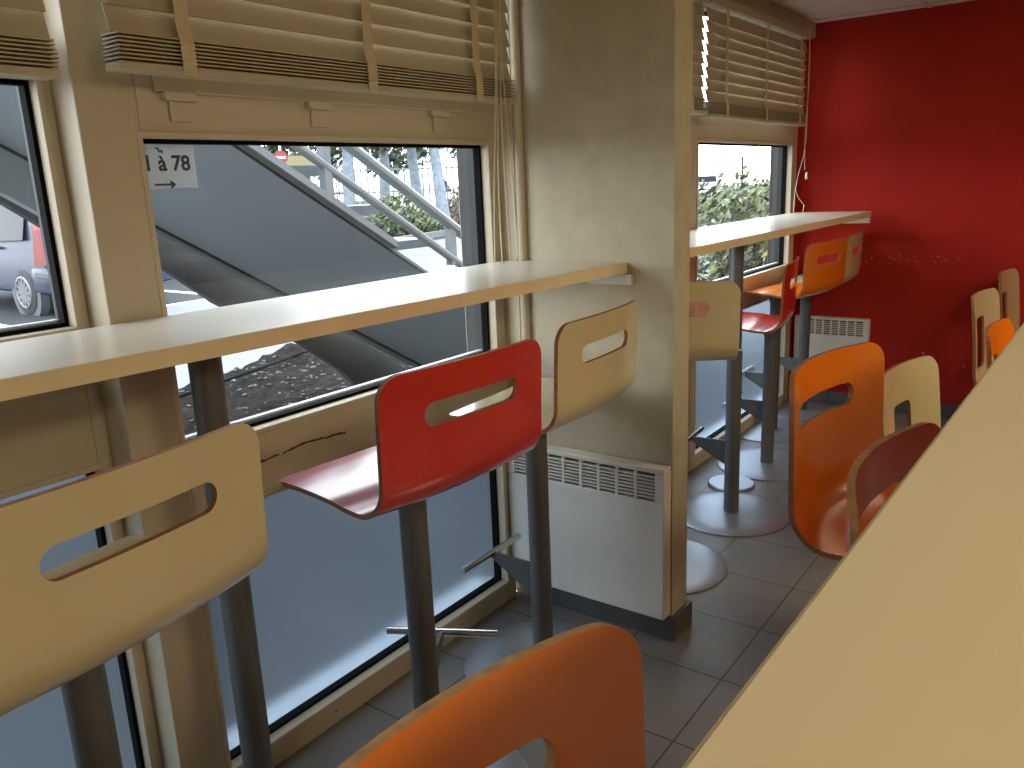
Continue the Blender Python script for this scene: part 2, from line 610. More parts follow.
# hinge plates and catch on the transom of the main window
for y in (0.965, 1.31, 1.72):
    bm = bmesh.new()
    box(bm, 0.0, 0.016, y - 0.035, y + 0.035, 1.500, 1.516, 0.003)
    box(bm, 0.0, 0.006, y - 0.022, y + 0.022, 1.462, 1.500, 0.002)
    o = obj('transom_catch', bm, 'frame', w2)
    o.location = (0, -(0.872 + 1.975) / 2, 0)
bm = bmesh.new()
box(bm, 0.0, 0.010, 0.915, 1.93, 1.515, 1.60, 0.003)
o = obj('transom_sash', bm, 'frame', w2)
o.location = (0, -(0.872 + 1.975) / 2, 0)
# pale sill outside, just below the frosted panes
for k, (a, b) in enumerate(((-0.6, 0.76), (0.88, 1.97), (2.12, 3.42), (3.46, 4.78))):
    bm = bmesh.new()
    box(bm, -1.72, -1.50, a, b, -0.16, -0.001)
    box(bm, -1.70, -1.60, a, b, -0.005, 0.02, 0.004)
    struct('trim_%d' % (6 + k), bm, 'white_steel')


# ------------------------------------------------------------------ blinds
def blind(name, label, y0, y1, zb, ztop, x, tapes, cord=None, tassel=None, pitch=0.0435, nstack=7):
    e = empty(name, (x, (y0 + y1) / 2, zb))
    tag(e, label, 'blind', 'slatted window blinds')
    oy = (y0 + y1) / 2

    def L(bm, nm, mt, sm=False):
        bmesh.ops.translate(bm, verts=bm.verts, vec=(-x, -oy, -zb))
        return obj(nm, bm, mt, e, sm)
    bm = bmesh.new(); box(bm, x - 0.026, x + 0.026, y0, y1, zb, zb + 0.014, 0.003); L(bm, 'bottom_rail', 'blind_slat')
    z = zb + 0.019
    rnd = random.Random(int(y0 * 100) + 5)
    for i in range(nstack):
        bm = bmesh.new()
        box(bm, x - 0.025, x + 0.025, y0 + rnd.uniform(0, .004), y1 - rnd.uniform(0, .004), z - 0.0014, z + 0.0014,
            rot=Matrix.Translation((0, 0, 0)))
        L(bm, 'slat', 'blind_slat')
        z += 0.0066
    zs = z + 0.02
    a = math.radians(75)
    while zs < ztop - 0.03:
        bm = bmesh.new()
        R = Matrix.Translation((x, 0, zs)) @ Matrix.Rotation(a, 4, 'Y') @ Matrix.Translation((-x, 0, -zs))
        box(bm, x - 0.025, x + 0.025, y0, y1, zs - 0.0014, zs + 0.0014, rot=R)
        L(bm, 'slat', 'blind_slat')
        zs += pitch
    bm = bmesh.new(); box(bm, x - 0.026, x + 0.026, y0, y1, ztop - 0.035, ztop, 0.003); L(bm, 'head_rail', 'blind_slat')
    for ty in tapes:
        bm = bmesh.new()
        zz = zb - 0.002
        pts = [(x + 0.0285, zz)]
        pts += [(x + 0.0285 + 0.002 * (k % 2), zb + 0.012 + k * 0.007) for k in range(6)]
        pts += [(x + 0.022, z + 0.02), (x + 0.0235, z + 0.07), (x + 0.0225, z + 0.12), (x + 0.0235, ztop - 0.02)]
        for (p, q), (r, s) in zip(pts, pts[1:]):
            if s <= q: continue
            prism(bm, [(p, q), (p + 0.0012, q), (r + 0.0012, s), (r, s)], 1, ty - 0.014, ty + 0.014)
        L(bm, 'ladder_tape', 'tape')
    if cord:
        bm = bmesh.new()
        for c in cord:
            tube(bm, c, 0.0017, 6)
        co = L(bm, 'pull_cord', 'cord', True)
        if tassel:
            bm = bmesh.new()
            tube(bm, [(tassel[0], tassel[1], tassel[2] + .018), (tassel[0], tassel[1], tassel[2] + .012), (tassel[0], tassel[1], tassel[2] - .018)], [0.003, 0.006, 0.0075], 10)
            bmesh.ops.translate(bm, verts=bm.verts, vec=(-x, -oy, -zb))
            obj('cord_tassel', bm, 'trim_white', co, True)
    return e


def wavy(p0, p1, amp, n=14, ph=0.0):
    p0, p1 = Vector(p0), Vector(p1)
    out = []
    for i in range(n + 1):
        t = i / n
        p = p0.lerp(p1, t)
        p.y += amp * math.sin(t * math.pi * 1.5 + ph)
        p.x += amp * 0.4 * math.sin(t * 5 + ph)
        out.append(tuple(p))
    return out


cx = -1.372
blind('window_blind', 'half-raised cream slatted blind over the large window showing the outdoor stairs',
      0.803, 1.945, 1.536, 2.03, -1.412, (0.932, 1.39, 1.775),
      cord=[wavy((cx, 1.835, 2.0), (cx, 1.805, 1.115), 0.008),
            wavy((cx, 1.845, 2.0), (cx, 1.83, 1.105), 0.006, ph=1.0),
            wavy((cx, 1.862, 2.0), (cx, 1.86, 1.11), 0.007, ph=2.0),
            wavy((cx + .004, 1.87, 2.0), (cx + .01, 1.872, 1.12), 0.010, ph=3.0)])
blind('window_blind', 'half-raised cream slatted blind cut off by the upper left corner, above the parked car',
      -0.50, 0.735, 1.523, 2.03, -1.478, (0.60, 0.1, -0.35))
blind('window_blind', 'pinkish lit slatted blind beside the red wall above the far window',
      3.30, 4.56, 1.553, 2.015, -1.412, (3.455, 3.93, 4.42),
      cord=[wavy((cx, 4.47, 2.01), (cx, 4.52, 1.33), 0.012, ph=0.5),
            [(cx, 4.49, 2.01), (cx, 4.50, 1.75), (cx, 4.505, 1.5), (cx, 4.47, 1.40), (cx, 4.39, 1.30), (cx, 4.35, 1.22), (cx, 4.34, 1.115)],
            [(cx, 4.35, 1.24), (cx, 4.41, 1.19), (cx + .01, 4.48, 1.15), (cx + .01, 4.46, 1.112)]],
      tassel=(cx, 4.535, 1.30))
blind('window_blind', 'slatted blind almost hidden behind the cream partition, only its rail end showing',
      2.14, 3.262, 1.56, 2.015, -1.412, (2.3, 2.7, 3.1))


# ------------------------------------------------------------------ worktops along the windows
def worktop(name, label, front, back, yl, yr, posts, z1=1.10, th=0.029):
    e = empty(name, ((front[0] + back) / 2, (yl + yr) / 2, 0))
    tag(e, label, 'counter', 'window counters')
    ox, oy = e.location.x, e.location.y
    bm = bmesh.new()
    prism(bm, [(back - ox, yl - oy), (front[0] - 0.002 - ox, yl - oy), (front[1] - 0.002 - ox, yr - oy), (back - ox, yr - oy)], 2, z1 - th, z1)
    obj('counter_top', bm, 'counter', e)
    bm = bmesh.new()
    prism(bm, [(front[0] - 0.002 - ox, yl - oy), (front[0] - ox, yl - oy), (front[1] - ox, yr - oy), (front[1] - 0.002 - ox, yr - oy)], 2, z1 - th, z1 - 0.0008)
    obj('edge_band', bm, 'counter_edge', e)
    for (px, py) in posts:
        bm = bmesh.new()
        tube(bm, [(px - ox, py - oy, 0.0), (px - ox, py - oy, z1 - th)], 0.03, 28)
        obj('post', bm, 'grey_metal', e, True)
        bm = bmesh.new()
        lathe(bm, [(0.0, 0.012), (0.095, 0.012), (0.10, 0.008), (0.10, 0.0), (0, 0)], 40, (px - ox, py - oy))
        f = obj('floor_flange', bm, 'base_metal', e, True)
    return e


c1 = worktop('window_counter', 'long pale laminate counter under the window showing the stairs, ending at the partition',
             (-1.215, -1.078), WX + 0.006, -0.55, 2.0, [(-1.335, 0.853), (-1.33, -0.3)])
c2 = worktop('window_counter', 'pale laminate counter beyond the partition, running to the red wall',
             (-1.083, -1.078), WX + 0.008, 2.10, 4.71, [(-1.262, 3.28)], z1=1.103)
for e, px, y0, y1 in ((c1, -1.10, 1.975, 2.0), (c2, -1.12, 4.76, 4.71)):
    bm = bmesh.new()
    box(bm, -0.10, 0.04, -0.012, 0.0, -0.03, 0.0, 0.001)
    box(bm, -0.10, 0.04, -0.04, 0.0, -0.003, 0.0)
    o = obj('end_bracket', bm, 'trim_white', e)
    o.location = (px - e.location.x, y1 - e.location.y, 1.0705)


# ------------------------------------------------------------------ big table in the right foreground
e = empty('high_table', (0.42, 0.4, 0))
tag(e, 'large cream topped high table filling the lower right foreground', 'table')
bm = bmesh.new()
def rounded(x0, x1, y0, y1, r, n=6):
    out = []
    for cx_, cy_, a0 in ((x1 - r, y1 - r, 0), (x0 + r, y1 - r, 90), (x0 + r, y0 + r, 180), (x1 - r, y0 + r, 270)):
        for k in range(n + 1):
            t = math.radians(a0 + 90 * k / n)
            out.append((cx_ + r * math.cos(t), cy_ + r * math.sin(t)))
    return out
Rz = Matrix.Rotation(math.radians(-0.9), 4, 'Z')
prism(bm, rounded(-0.530, 0.53, -1.6, 1.6, 0.02), 2, 1.072, 1.10)
bmesh.ops.transform(bm, matrix=Rz, verts=bm.verts)
obj('table_top', bm, 'table_top', e)
bm = bmesh.new()
prism(bm, rounded(-0.5325, 0.5325, -1.6025, 1.6025, 0.0225), 2, 1.0725, 1.0985)
bmesh.ops.transform(bm, matrix=Rz, verts=bm.verts)
obj('edge_band', bm, 'counter_edge', e)
for py in (-1.1, 1.1):
    bm = bmesh.new(); tube(bm, [(0, py, 0.012), (0, py, 1.072)], 0.04, 28); obj('post', bm, 'grey_metal', e, True)
    bm = bmesh.new(); lathe(bm, [(0, .014), (.26, .014), (.27, .008), (.27, 0), (0, 0)], 48, (0, py)); obj('base_plate', bm, 'base_metal', e, True)


# ------------------------------------------------------------------ plywood shell seats
def profile(h, ut, rb=0.072, uf=0.335):
    """side view (u forward, v up) of the shell's lower/outer surface, front edge of the seat to top of the back"""
    P = [(uf, 0.012), (uf - 0.04, 0.014), (uf - 0.09, 0.014), (0.20, 0.012), (0.155, 0.009), (0.115, 0.003)]
    for k in range(13):
        t = math.radians(-90 - 90 * k / 12)
        P.append((rb + rb * math.cos(t), rb + rb * math.sin(t)))
    for k in range(1, 9):
        q = k / 8
        P.append((ut * q ** 1.3, rb + (h - rb) * q))
    return P


def make_shell(wd=0.436, h=0.262, ut=-0.008, cv=0.017, hole=(0.25, 0.044, 0.178), th=0.0095, fade=0, rtop=0.045):
    P = profile(h, ut)
    T = [0.0]
    for a, b in zip(P, P[1:]):
        T.append(T[-1] + math.hypot(b[0] - a[0], b[1] - a[1]))
    LEN = T[-1]

    def at(t):
        t = max(0, min(LEN, t))
        for i in range(len(T) - 1):
            if t <= T[i + 1] + 1e-9:
                q = (t - T[i]) / (T[i + 1] - T[i])
                a, b = P[i], P[i + 1]
                du, dv = b[0] - a[0], b[1] - a[1]
                l = math.hypot(du, dv)
                return a[0] + du * q, a[1] + dv * q, du / l, dv / l
        return P[-1][0], P[-1][1], 0, 1

    hw = wd / 2
    # outline in (s, t)
    out = []
    for cx_, cy_, a0, r in ((hw - rtop, LEN - rtop, 0, rtop), (-hw + rtop, LEN - rtop, 90, rtop), (-hw + 0.025, 0.025, 180, 0.025), (hw - 0.025, 0.025, 270, 0.025)):
        for k in range(9):
            t = math.radians(a0 + 90 * k / 8)
            out.append((cx_ + r * math.cos(t), cy_ + r * math.sin(t)))
    # subdivide long sides so they follow the bend
    def dens(poly, step):
        res = []
        for a, b in zip(poly, poly[1:] + poly[:1]):
            l = math.hypot(b[0] - a[0], b[1] - a[1])
            m = max(1, int(l / step + 0.5))
            for k in range(m):
                res.append((a[0] + (b[0] - a[0]) * k / m, a[1] + (b[1] - a[1]) * k / m))
        return res
    out = dens(out, 0.012)
    hl, hh, hv = hole
    tc_ = LEN - (h - hv)
    hr = min(hl, hh) / 2 if hl > hh * 2 else 0.02
    ho = []
    for cx_, cy_, a0 in ((hl / 2 - hr, tc_ + hh / 2 - hr, 0), (-hl / 2 + hr, tc_ + hh / 2 - hr, 90), (-hl / 2 + hr, tc_ - hh / 2 + hr, 180), (hl / 2 - hr, tc_ - hh / 2 + hr, 270)):
        for k in range(8):
            t = math.radians(a0 + 90 * k / 7)
            ho.append((cx_ + hr * math.cos(t), cy_ + hr * math.sin(t)))
    dd = [ho[0]]
    for p in ho[1:]:
        if math.hypot(p[0] - dd[-1][0], p[1] - dd[-1][1]) > 1e-5:
            dd.append(p)
    ho = dens(dd, 0.015)

    def inside(p, poly):
        c = False
        j = len(poly) - 1
        for i in range(len(poly)):
            if (poly[i][1] > p[1]) != (poly[j][1] > p[1]) and p[0] < (poly[j][0] - poly[i][0]) * (p[1] - poly[i][1]) / (poly[j][1] - poly[i][1]) + poly[i][0]:
                c = not c
            j = i
        return c
    verts = out + ho
    edges = [(i, (i + 1) % len(out)) for i in range(len(out))] + [(len(out) + i, len(out) + (i + 1) % len(ho)) for i in range(len(ho))]
    ns, ntt = 15, 46
    def near(p):
        return any(math.hypot(p[0] - q[0], p[1] - q[1]) < 0.006 for q in verts[:len(out) + len(ho)])
    B0 = list(verts)
    for i in range(1, ns):
        for j in range(1, ntt):
            p = (-hw + wd * i / ns, LEN * j / ntt)
            if inside(p, out) and not inside(p, ho) and not any(math.hypot(p[0] - q[0], p[1] - q[1]) < 0.006 for q in B0):
                verts.append(p)
    vo, eo, fo, _, _, _ = delaunay_2d_cdt([Vector(v) for v in verts], edges, [], 0, 1e-6)

    def surf(s, t, off):
        u, v, du, dv = at(t)
        k = min(1.0, max(0.0, v / fade)) if fade else (1.0 if v > 0.02 and u < 0.1 else max(0.0, min(1.0, (0.30 - u) / 0.22)))
        k = k * k * (3 - 2 * k)
        cu = cv * (2 * s / wd) ** 2 * k
        # inner normal: rotate the tangent so it points to the sitter
        nu, nv = dv, -du
        return Vector((u + cu + nu * off, s, v + nv * off))
    bm = bmesh.new()
    A = [bm.verts.new(surf(v[0], v[1], 0.0)) for v in vo]
    Bv = [bm.verts.new(surf(v[0], v[1], th)) for v in vo]
    ecount = {}
    tris = []
    for f in fo:
        c = (sum(vo[i][0] for i in f) / 3, sum(vo[i][1] for i in f) / 3)
        if len(f) == 3 and inside(c, out) and not inside(c, ho):
            tris.append(f)
    for f in tris:
        q = bm.faces.new([A[i] for i in f]); q.smooth = True
        q = bm.faces.new([Bv[i] for i in f[::-1]]); q.smooth = True
        for a, b in ((f[0], f[1]), (f[1], f[2]), (f[2], f[0])):
            ecount.setdefault((min(a, b), max(a, b)), []).append((a, b))
    for k, l in ecount.items():
        if len(l) == 1:
            a, b = l[0]
            q = bm.faces.new((A[b], A[a], Bv[a], Bv[b]))
            q.material_index = 1
            q.smooth = True
    bm.normal_update()
    for e_ in bm.edges:
        mats = {f.material_index for f in e_.link_faces}
        if len(mats) > 1:
            e_.smooth = False
    loose = [v for v in bm.verts if not v.link_faces]
    bmesh.ops.delete(bm, geom=loose, context='VERTS')
    bmesh.ops.recalc_face_normals(bm, faces=bm.faces)
    return bm


SHELL = {}
def shell_mesh(kind, colour, ply):
    key = (kind, colour, ply)
    if key not in SHELL:
        if kind == 'stool':
            b = make_shell()
        elif kind == 'curved':
            b = make_shell(wd=0.412, h=0.300, hole=(0.245, 0.046, 0.206), cv=0.045, rtop=0.042)
        elif kind == 'tall':
            b = make_shell(h=0.29, hole=(0.25, 0.044, 0.20))
        else:
            b = make_shell(wd=0.40, h=0.37, ut=-0.03, cv=0.03, hole=(0.115, 0.21, 0.165), rtop=0.05)
        me = bpy.data.meshes.new('seat_shell')
        b.to_mesh(me); b.free()
        me.materials.append(MAT[colour]); me.materials.append(MAT[ply])
        SHELL[key] = me
    return SHELL[key]


UP = 0.165
def stool_proto():
    root = empty('bar_stool')
    sh = bpy.data.objects.new('seat_shell', shell_mesh('stool', 'cream_laminate', 'plywood'))
    COL.objects.link(sh); sh.parent = root; sh.location = (-UP, 0, 0.712)
    bm = bmesh.new(); tube(bm, [(0, 0, 0.010), (0, 0, 0.690)], 0.029, 32); obj('post', bm, 'grey_metal', root, True)
    bm = bmesh.new()
    tube(bm, [(0, 0, 0.685), (0, 0, 0.728)], [0.031, 0.046], 28)
    box(bm, -0.05, 0.10, -0.055, 0.055, 0.727, 0.7335, 0.002)
    obj('seat_plate', bm, 'grey_metal', root, True)
    bm = bmesh.new()
    lathe(bm, [(0, 0.016), (0.05, 0.0155), (0.16, 0.0115), (0.215, 0.0085), (0.225, 0.005), (0.225, 0.0), (0, 0.0)], 72)
    obj('base_plate', bm, 'base_metal', root, True)
    fr = empty('footrest', (0, 0, 0), 0, root)
    bm = bmesh.new()
    prism(bm, [(0.026, 0.305), (0.165, 0.305), (0.172, 0.29), (0.026, 0.205)], 1, -0.004, 0.004)
    b1 = obj('bracket', bm, 'grey_metal', fr)
    bm = bmesh.new(); tube(bm, [(0.168, -0.133, 0.300), (0.168, 0.133, 0.300)], 0.0095, 16)
    b2 = obj('foot_bar', bm, 'chrome', fr, True)
    return root


proto = stool_proto()
first = True
def place_stool(x, y, yaw, foot, colour, label, group, kind='stool', ply='plywood', dz=0.0, off=UP):
    """yaw turns the seat; foot is the direction (deg from +x) in which the footrest points"""
    global first
    o = proto if first else copy_tree(proto)
    first = False
    o.location = (x, y, 0)
    o.rotation_euler.z = 0
    tag(o, label, 'stool', group)
    for c in o.children:
        n = c.name.split('.')[0]
        if n == 'seat_shell':
            c.data = shell_mesh(kind or 'stool', colour, ply)
            d = Vector((math.cos(yaw), math.sin(yaw), 0))
            c.location = (-off * d.x, -off * d.y, 0.712 + dz)
            c.location.z += 0.041 if kind != 'curved' else -0.013
            c.rotation_euler.z = yaw
            shell = c
        elif n == 'post':
            c.scale.z = (0.731 + dz - (0.054 if kind == 'curved' else 0)) / 0.690
        elif n == 'seat_plate':
            c.location.z = dz + (0.020 if kind != 'curved' else -0.034)
            c.rotation_euler.z = yaw
            plate = c
        elif n == 'footrest':
            c.rotation_euler.z = math.radians(foot)
    if kind is None:      # this one shows only its base and post
        bpy.data.objects.remove(shell)
        bpy.data.objects.remove(plate)
    return o


PI = math.pi
W_ = 'bar stools at the window counters'
T_ = 'bar stools along the high table'
place_stool(-1.113, 0.457, 3.27, 170, 'cream_laminate', 'large cream bar stool cut off by the left edge, nearest of the window row', W_, dz=-0.003, off=0.176)
place_stool(-1.115, 1.140, 3.075, 118, 'red_laminate', 'red bar stool with an oval handle slot at the counter before the partition', W_, dz=0.006, off=0.19)
place_stool(-1.185, 1.690, 3.205, 180, 'cream_laminate', 'cream bar stool next to the partition, above the white convector heater', W_, off=0.21)
place_stool(-1.178, 2.42, 2.15, 180, 'cream_laminate', 'cream bar stool half covered by the partition, its back turned square to us', W_, dz=-0.004)
place_stool(-1.141, 2.97, PI, 185, 'cream_laminate', 'grey stool post with footrest on a round steel base, right of the partition edge', W_, None, dz=-0.06)
place_stool(-1.218, 3.605, 3.33, 185, 'red_laminate', 'red bar stool seen edge-on beyond the partition, bright sheen on its seat', W_, 'tall', dz=-0.095, off=0.09)
place_stool(-1.378, 4.136, 2.98, 180, 'orange_laminate', 'orange bar stool at the far counter, second from the red wall', W_, dz=-0.02, off=0.27)
place_stool(-1.356, 4.565, 3.20, 180, 'cream_laminate', 'cream bar stool against the red wall, last at the far counter', W_, dz=-0.02, off=0.25)
place_stool(-0.182, 0.33, -0.076, 0, 'orange_laminate', 'dark orange stool back cut off by the bottom edge of the picture', T_, 'curved', 'plywood_pale', dz=-0.024)
place_stool(-0.268, 1.53, -0.127, 0, 'orange_laminate', 'bright orange stool with whole back and seat bend visible at the high table', T_, 'curved', dz=-0.015)
place_stool(-0.070, 1.095, -0.05, 0, 'red_laminate', 'dark red stool back poking out over the cream table edge, before the orange one', T_, 'curved', 'plywood_pale', dz=-0.04)


# low chairs with a rectangular opening in the back, beyond the high table
def chair_proto():
    root = empty('dining_chair')
    sh = bpy.data.objects.new('seat_shell', shell_mesh('chair', 'cream_laminate', 'plywood'))
    COL.objects.link(sh); sh.parent = root; sh.location = (-UP, 0, 0.45)
    bm = bmesh.new(); box(bm, -0.09, 0.09, -0.09, 0.09, 0.432, 0.4505, 0.003); obj('seat_plate', bm, 'grey_metal', root)
    for sx in (-1, 1):
        for sy in (-1, 1):
            bm = bmesh.new()
            tube(bm, [(sx * 0.08, sy * 0.08, 0.438), (sx * 0.13, sy * 0.14, 0.40), (sx * 0.17, sy * 0.18, 0.0)], 0.011, 14)
            obj('leg', bm, 'grey_metal', root, True)
    return root


cproto = chair_proto()
LC = 'dining chairs beyond the high table'
for i, (x, y, yaw, colour, label) in enumerate((
        (-0.245, 2.24, -0.15, 'cream_laminate', 'cream chair with square opening in its back, just right of the bright orange stool'),
        (-0.250, 3.74, -0.10, 'cream_laminate', 'cream chair with tall opening, behind the small orange chair near the right edge'),
        (-0.245, 4.52, -0.075, 'cream_laminate', 'cream chair closest to the red wall, at the right edge of the picture'),
        (-0.114, 2.97, -0.05, 'orange_laminate', 'small orange chair back peeping over the cream table at the right edge'))):
    o = cproto if i == 0 else copy_tree(cproto)
    o.location = (x, y, 0)
    o.rotation_euler.z = yaw
    tag(o, label, 'chair', LC)
    for c in o.children:
        if c.name.startswith('seat_shell'):
            c.data = shell_mesh('chair', colour, 'plywood')


# ------------------------------------------------------------------ convector heaters
def convector(label, x0, x1, yb, z0=0.082, z1=0.539, cells=8, depth=0.05):
    e = empty('convector_heater', ((x0 + x1) / 2, yb, z0))
    tag(e, label, 'heater', 'white wall convectors')
    W = x1 - x0; H = z1 - z0
    gz0, gz1 = H - 0.098, H - 0.016
    bm = bmesh.new()
    box(bm, -W / 2, W / 2, -depth, -0.004, 0, gz0, 0.003)
    box(bm, -W / 2, W / 2, -depth, -0.004, gz1, H, 0.004)
    box(bm, -W / 2, -W / 2 + 0.028, -depth, -0.004, gz0, gz1)
    box(bm, W / 2 - 0.028, W / 2, -depth, -0.004, gz0, gz1)
    obj('casing', bm, 'convector', e)
    bm = bmesh.new()
    box(bm, -W / 2 + 0.028, W / 2 - 0.028, -depth + 0.014, -0.006, gz0, gz1)
    obj('grille_recess', bm, 'convector_dark', e)
    bm = bmesh.new()
    cw = (W - 0.056) / cells
    for i in range(1, cells):
        xx = -W / 2 + 0.028 + cw * i
        box(bm, xx - 0.0045, xx + 0.0045, -depth + 0.0005, -depth + 0.013, gz0, gz1)
    for k in range(1, 8):
        zz = gz0 + (gz1 - gz0) * k / 8
        box(bm, -W / 2 + 0.028, W / 2 - 0.028, -depth + 0.001, -depth + 0.012, zz - 0.0022, zz + 0.0022)
    obj('grille', bm, 'convector', e)
    bm = bmesh.new()
    box(bm, -W / 2 + 0.05, -W / 2 + 0.09, -0.012, 0.0, 0.05, H - 0.1)
    obj('wall_bracket', bm, 'convector', e)
    bm = bmesh.new()
    box(bm, W / 2 - 0.09, W / 2 - 0.05, -0.012, 0.0, 0.05, H - 0.1)
    obj('wall_bracket', bm, 'convector', e)
    return e


convector('white convector heater on the partition below the cream stool', -1.482, -0.942, 2.0)
convector('white convector heater on the red wall below the far counter', -1.53 + 0.06, -1.065, 4.8, z0=0.14, z1=0.515)


# ------------------------------------------------------------------ ceiling lamps over the room (their light reaches the picture)
for i, (x, y) in enumerate(LAMP_SPOTS):
    e = empty('ceiling_light', (x, y, CEIL))
    tag(e, 'square warm ceiling light panel over the dining area', 'ceiling light', 'warm ceiling light panels')
    bm = bmesh.new()
    for a in (-1, 1):
        box(bm, a * 0.30 - 0.012, a * 0.30 + 0.012, -0.312, 0.312, -0.022, -0.0045, 0.002)
        box(bm, -0.312, 0.312, a * 0.30 - 0.012, a * 0.30 + 0.012, -0.022, -0.0045, 0.002)
    obj('frame', bm, 'trim_white', e)
    ld = bpy.data.lights.new('lamp', 'AREA')
    ld.shape = 'SQUARE'; ld.size = 0.57
    ld.energy = LAMP_POWER; ld.color = LAMP_COLOR
    lo = bpy.data.objects.new('lamp', ld); COL.objects.link(lo)
    lo.parent = e; lo.location = (0, 0, -0.024)


# ==================================================================== outside
GZ = -0.10
bm = bmesh.new()
box(bm, -90, -1.745, -30, 110, GZ - 0.3, GZ)
gp = obj('ground', bm, 'asphalt'); gp['kind'] = 'structure'
bm = bmesh.new()
box(bm, -1.78, -1.741, -3, 4.9, GZ - 0.02, -0.01)
o = struct('trim_10', bm, 'kerb')
bm = bmesh.new()
prism(bm, [(-10.45, -12), (-10.45, 8.5), (-14.6, 12.6), (-15.2, 16.4), (-19, 40), (-1.79, 40), (-1.79, -12)], 2, GZ - 0.05, GZ + 0.0015)
struct('pavement', bm, 'paving')
# bay markings
bm = bmesh.new()
for (x0, y0, x1, y1, hw) in ((-14.5, 4.55, -10.5, 4.25, 0.06), (-10.45, 2.4, -10.45, 8.5, 0.07), (-14.5, 7.3, -10.5, 7.2, 0.06), (-15, 12, -8, 11.0, 0.07), (-14, 17, -8, 14.5, 0.07)):
    d = Vector((x1 - x0, y1 - y0, 0)).normalized(); nrm = Vector((-d.y, d.x, 0)) * hw
    a, b = Vector((x0, y0, 0)), Vector((x1, y1, 0))
    pts = [a + nrm, a - nrm, b - nrm, b + nrm]
    lo_ = [bm.verts.new((p.x, p.y, GZ + 0.001)) for p in pts]
    hi_ = [bm.verts.new((p.x, p.y, GZ + 0.004)) for p in pts]
    bm.faces.new(hi_)
    for k in range(4):
        bm.faces.new((lo_[k], lo_[(k + 1) % 4], hi_[(k + 1) % 4], hi_[k]))
o = struct('trim_11', bm, 'sign_white')

# strip of bare soil under the window with chippings
soil_poly = [(-1.76, 0.2), (-4.3, 1.3), (-4.75, 2.9), (-4.6, 4.6), (-3.6, 5.6), (-1.76, 6.2)]
bm = bmesh.new()
nx, ny = 60, 90
def sedge(y):
    # outer border of the soil
    P = [(0.2, -4.3), (2.0, -5.2), (3.2, -5.6), (4.1, -5.95), (5.0, -6.3), (7.2, -6.9)]
    for (a, b), (c, d) in zip(P, P[1:]):
        if a <= y <= c:
            return b + (d - b) * (y - a) / (c - a)
    return -6.9
from mathutils import noise as mn
grid = []
for j in range(ny + 1):
    y = 0.2 + 7.0 * j / ny
    row = []
    xe = sedge(y)
    for i in range(nx + 1):
        x = -1.76 + (xe + 1.76) * i / nx
        z = GZ + 0.03 + 0.045 * mn.noise(Vector((x * 3, y * 3, 0))) + 0.03 * mn.noise(Vector((x * 11, y * 11, 2)))
        if i in (0, nx) or j in (0, ny):
            z = GZ - 0.01
        row.append(bm.verts.new((x, y, z)))
    grid.append(row)
for j in range(ny):
    for i in range(nx):
        bm.faces.new((grid[j][i], grid[j][i + 1], grid[j + 1][i + 1], grid[j + 1][i]))
tag(obj('soil_bed', bm, 'soil', smooth=True), 'strip of bare dark soil below the window outside', 'soil', kind='stuff')
bm = bmesh.new()
for k in range(750):
    y = random.uniform(1.2, 5.0); x = random.uniform(-6, -1.9)
    if x < sedge(y) + 0.05: continue
    if k % 2: x = random.uniform(sedge(y) + .05, sedge(y) + 1.8)
    s = random.uniform(0.005, 0.02)
    z = GZ + 0.03 + 0.045 * mn.noise(Vector((x * 3, y * 3, 0))) + 0.03 * mn.noise(Vector((x * 11, y * 11, 2)))
    r = bmesh.ops.create_icosphere(bm, subdivisions=1, radius=s)
    mt = Matrix.Translation((x, y, z + s * 0.2)) @ Matrix.Rotation(random.uniform(0, 3), 4, 'Z') @ Matrix.Diagonal((1.6, random.uniform(.5, 1), random.uniform(.3, .6), 1))
    bmesh.ops.transform(bm, matrix=mt, verts=r['verts'])
tag(obj('chippings', bm, 'stone'), 'pale stone and bark chippings scattered over the soil', 'chippings', kind='stuff')
bm = bmesh.new()
tube(bm, [(-4.9, 2.2, GZ + 0.07), (-5.1, 2.8, GZ + 0.08), (-5.25, 3.4, GZ + 0.085), (-5.5, 4.1, GZ + 0.07), (-5.7, 4.7, GZ + 0.07)], 0.014, 8)
tag(obj('cable', bm, 'hose', smooth=True), 'thin black cable lying along the edge of the soil', 'cable')

# ---- outdoor staircase: sloping flight seen from below
def zs_(y, m=2.603): return m - 0.585 * y
e = empty('outdoor_staircase', (-3.3, 3.0, GZ))
tag(e, 'grey outdoor staircase seen from below through the large window', 'staircase')
def addp(nm, bm, mt, sm=False):
    bmesh.ops.translate(bm, verts=bm.verts, vec=(3.3, -3.0, -GZ))
    return obj(nm, bm, mt, e, sm)
ya, yb = -3.2, 4.55
bm = bmesh.new()
prism(bm, [(ya, zs_(ya)), (yb, zs_(yb)), (yb, zs_(yb) + 0.045), (ya, zs_(ya) + 0.045)], 0, -4.08, -2.66)
addp('soffit', bm, 'stair_grey')
bm = bmesh.new()
k = 0
y = yb - 0.1
while y > ya + 0.3:
    box(bm, -4.06, -2.66, y - 0.29, y, zs_(y - 0.29) + 0.03, zs_(y - 0.29) + 0.07)
    y -= 0.29
addp('steps', bm, 'stair_grey')
bm = bmesh.new()
prism(bm, [(ya, zs_(ya) - 0.0), (yb + 0.1, zs_(yb + 0.1)), (yb + 0.1, zs_(yb + 0.1) + 0.02), (ya, zs_(ya) + 0.02)], 0, -2.66, -2.60)
box(bm, -2.6, -2.6, 0, 0, 0, 0) if False else None
addp('near_stringer', bm, 'stair_grey')
bm = bmesh.new()
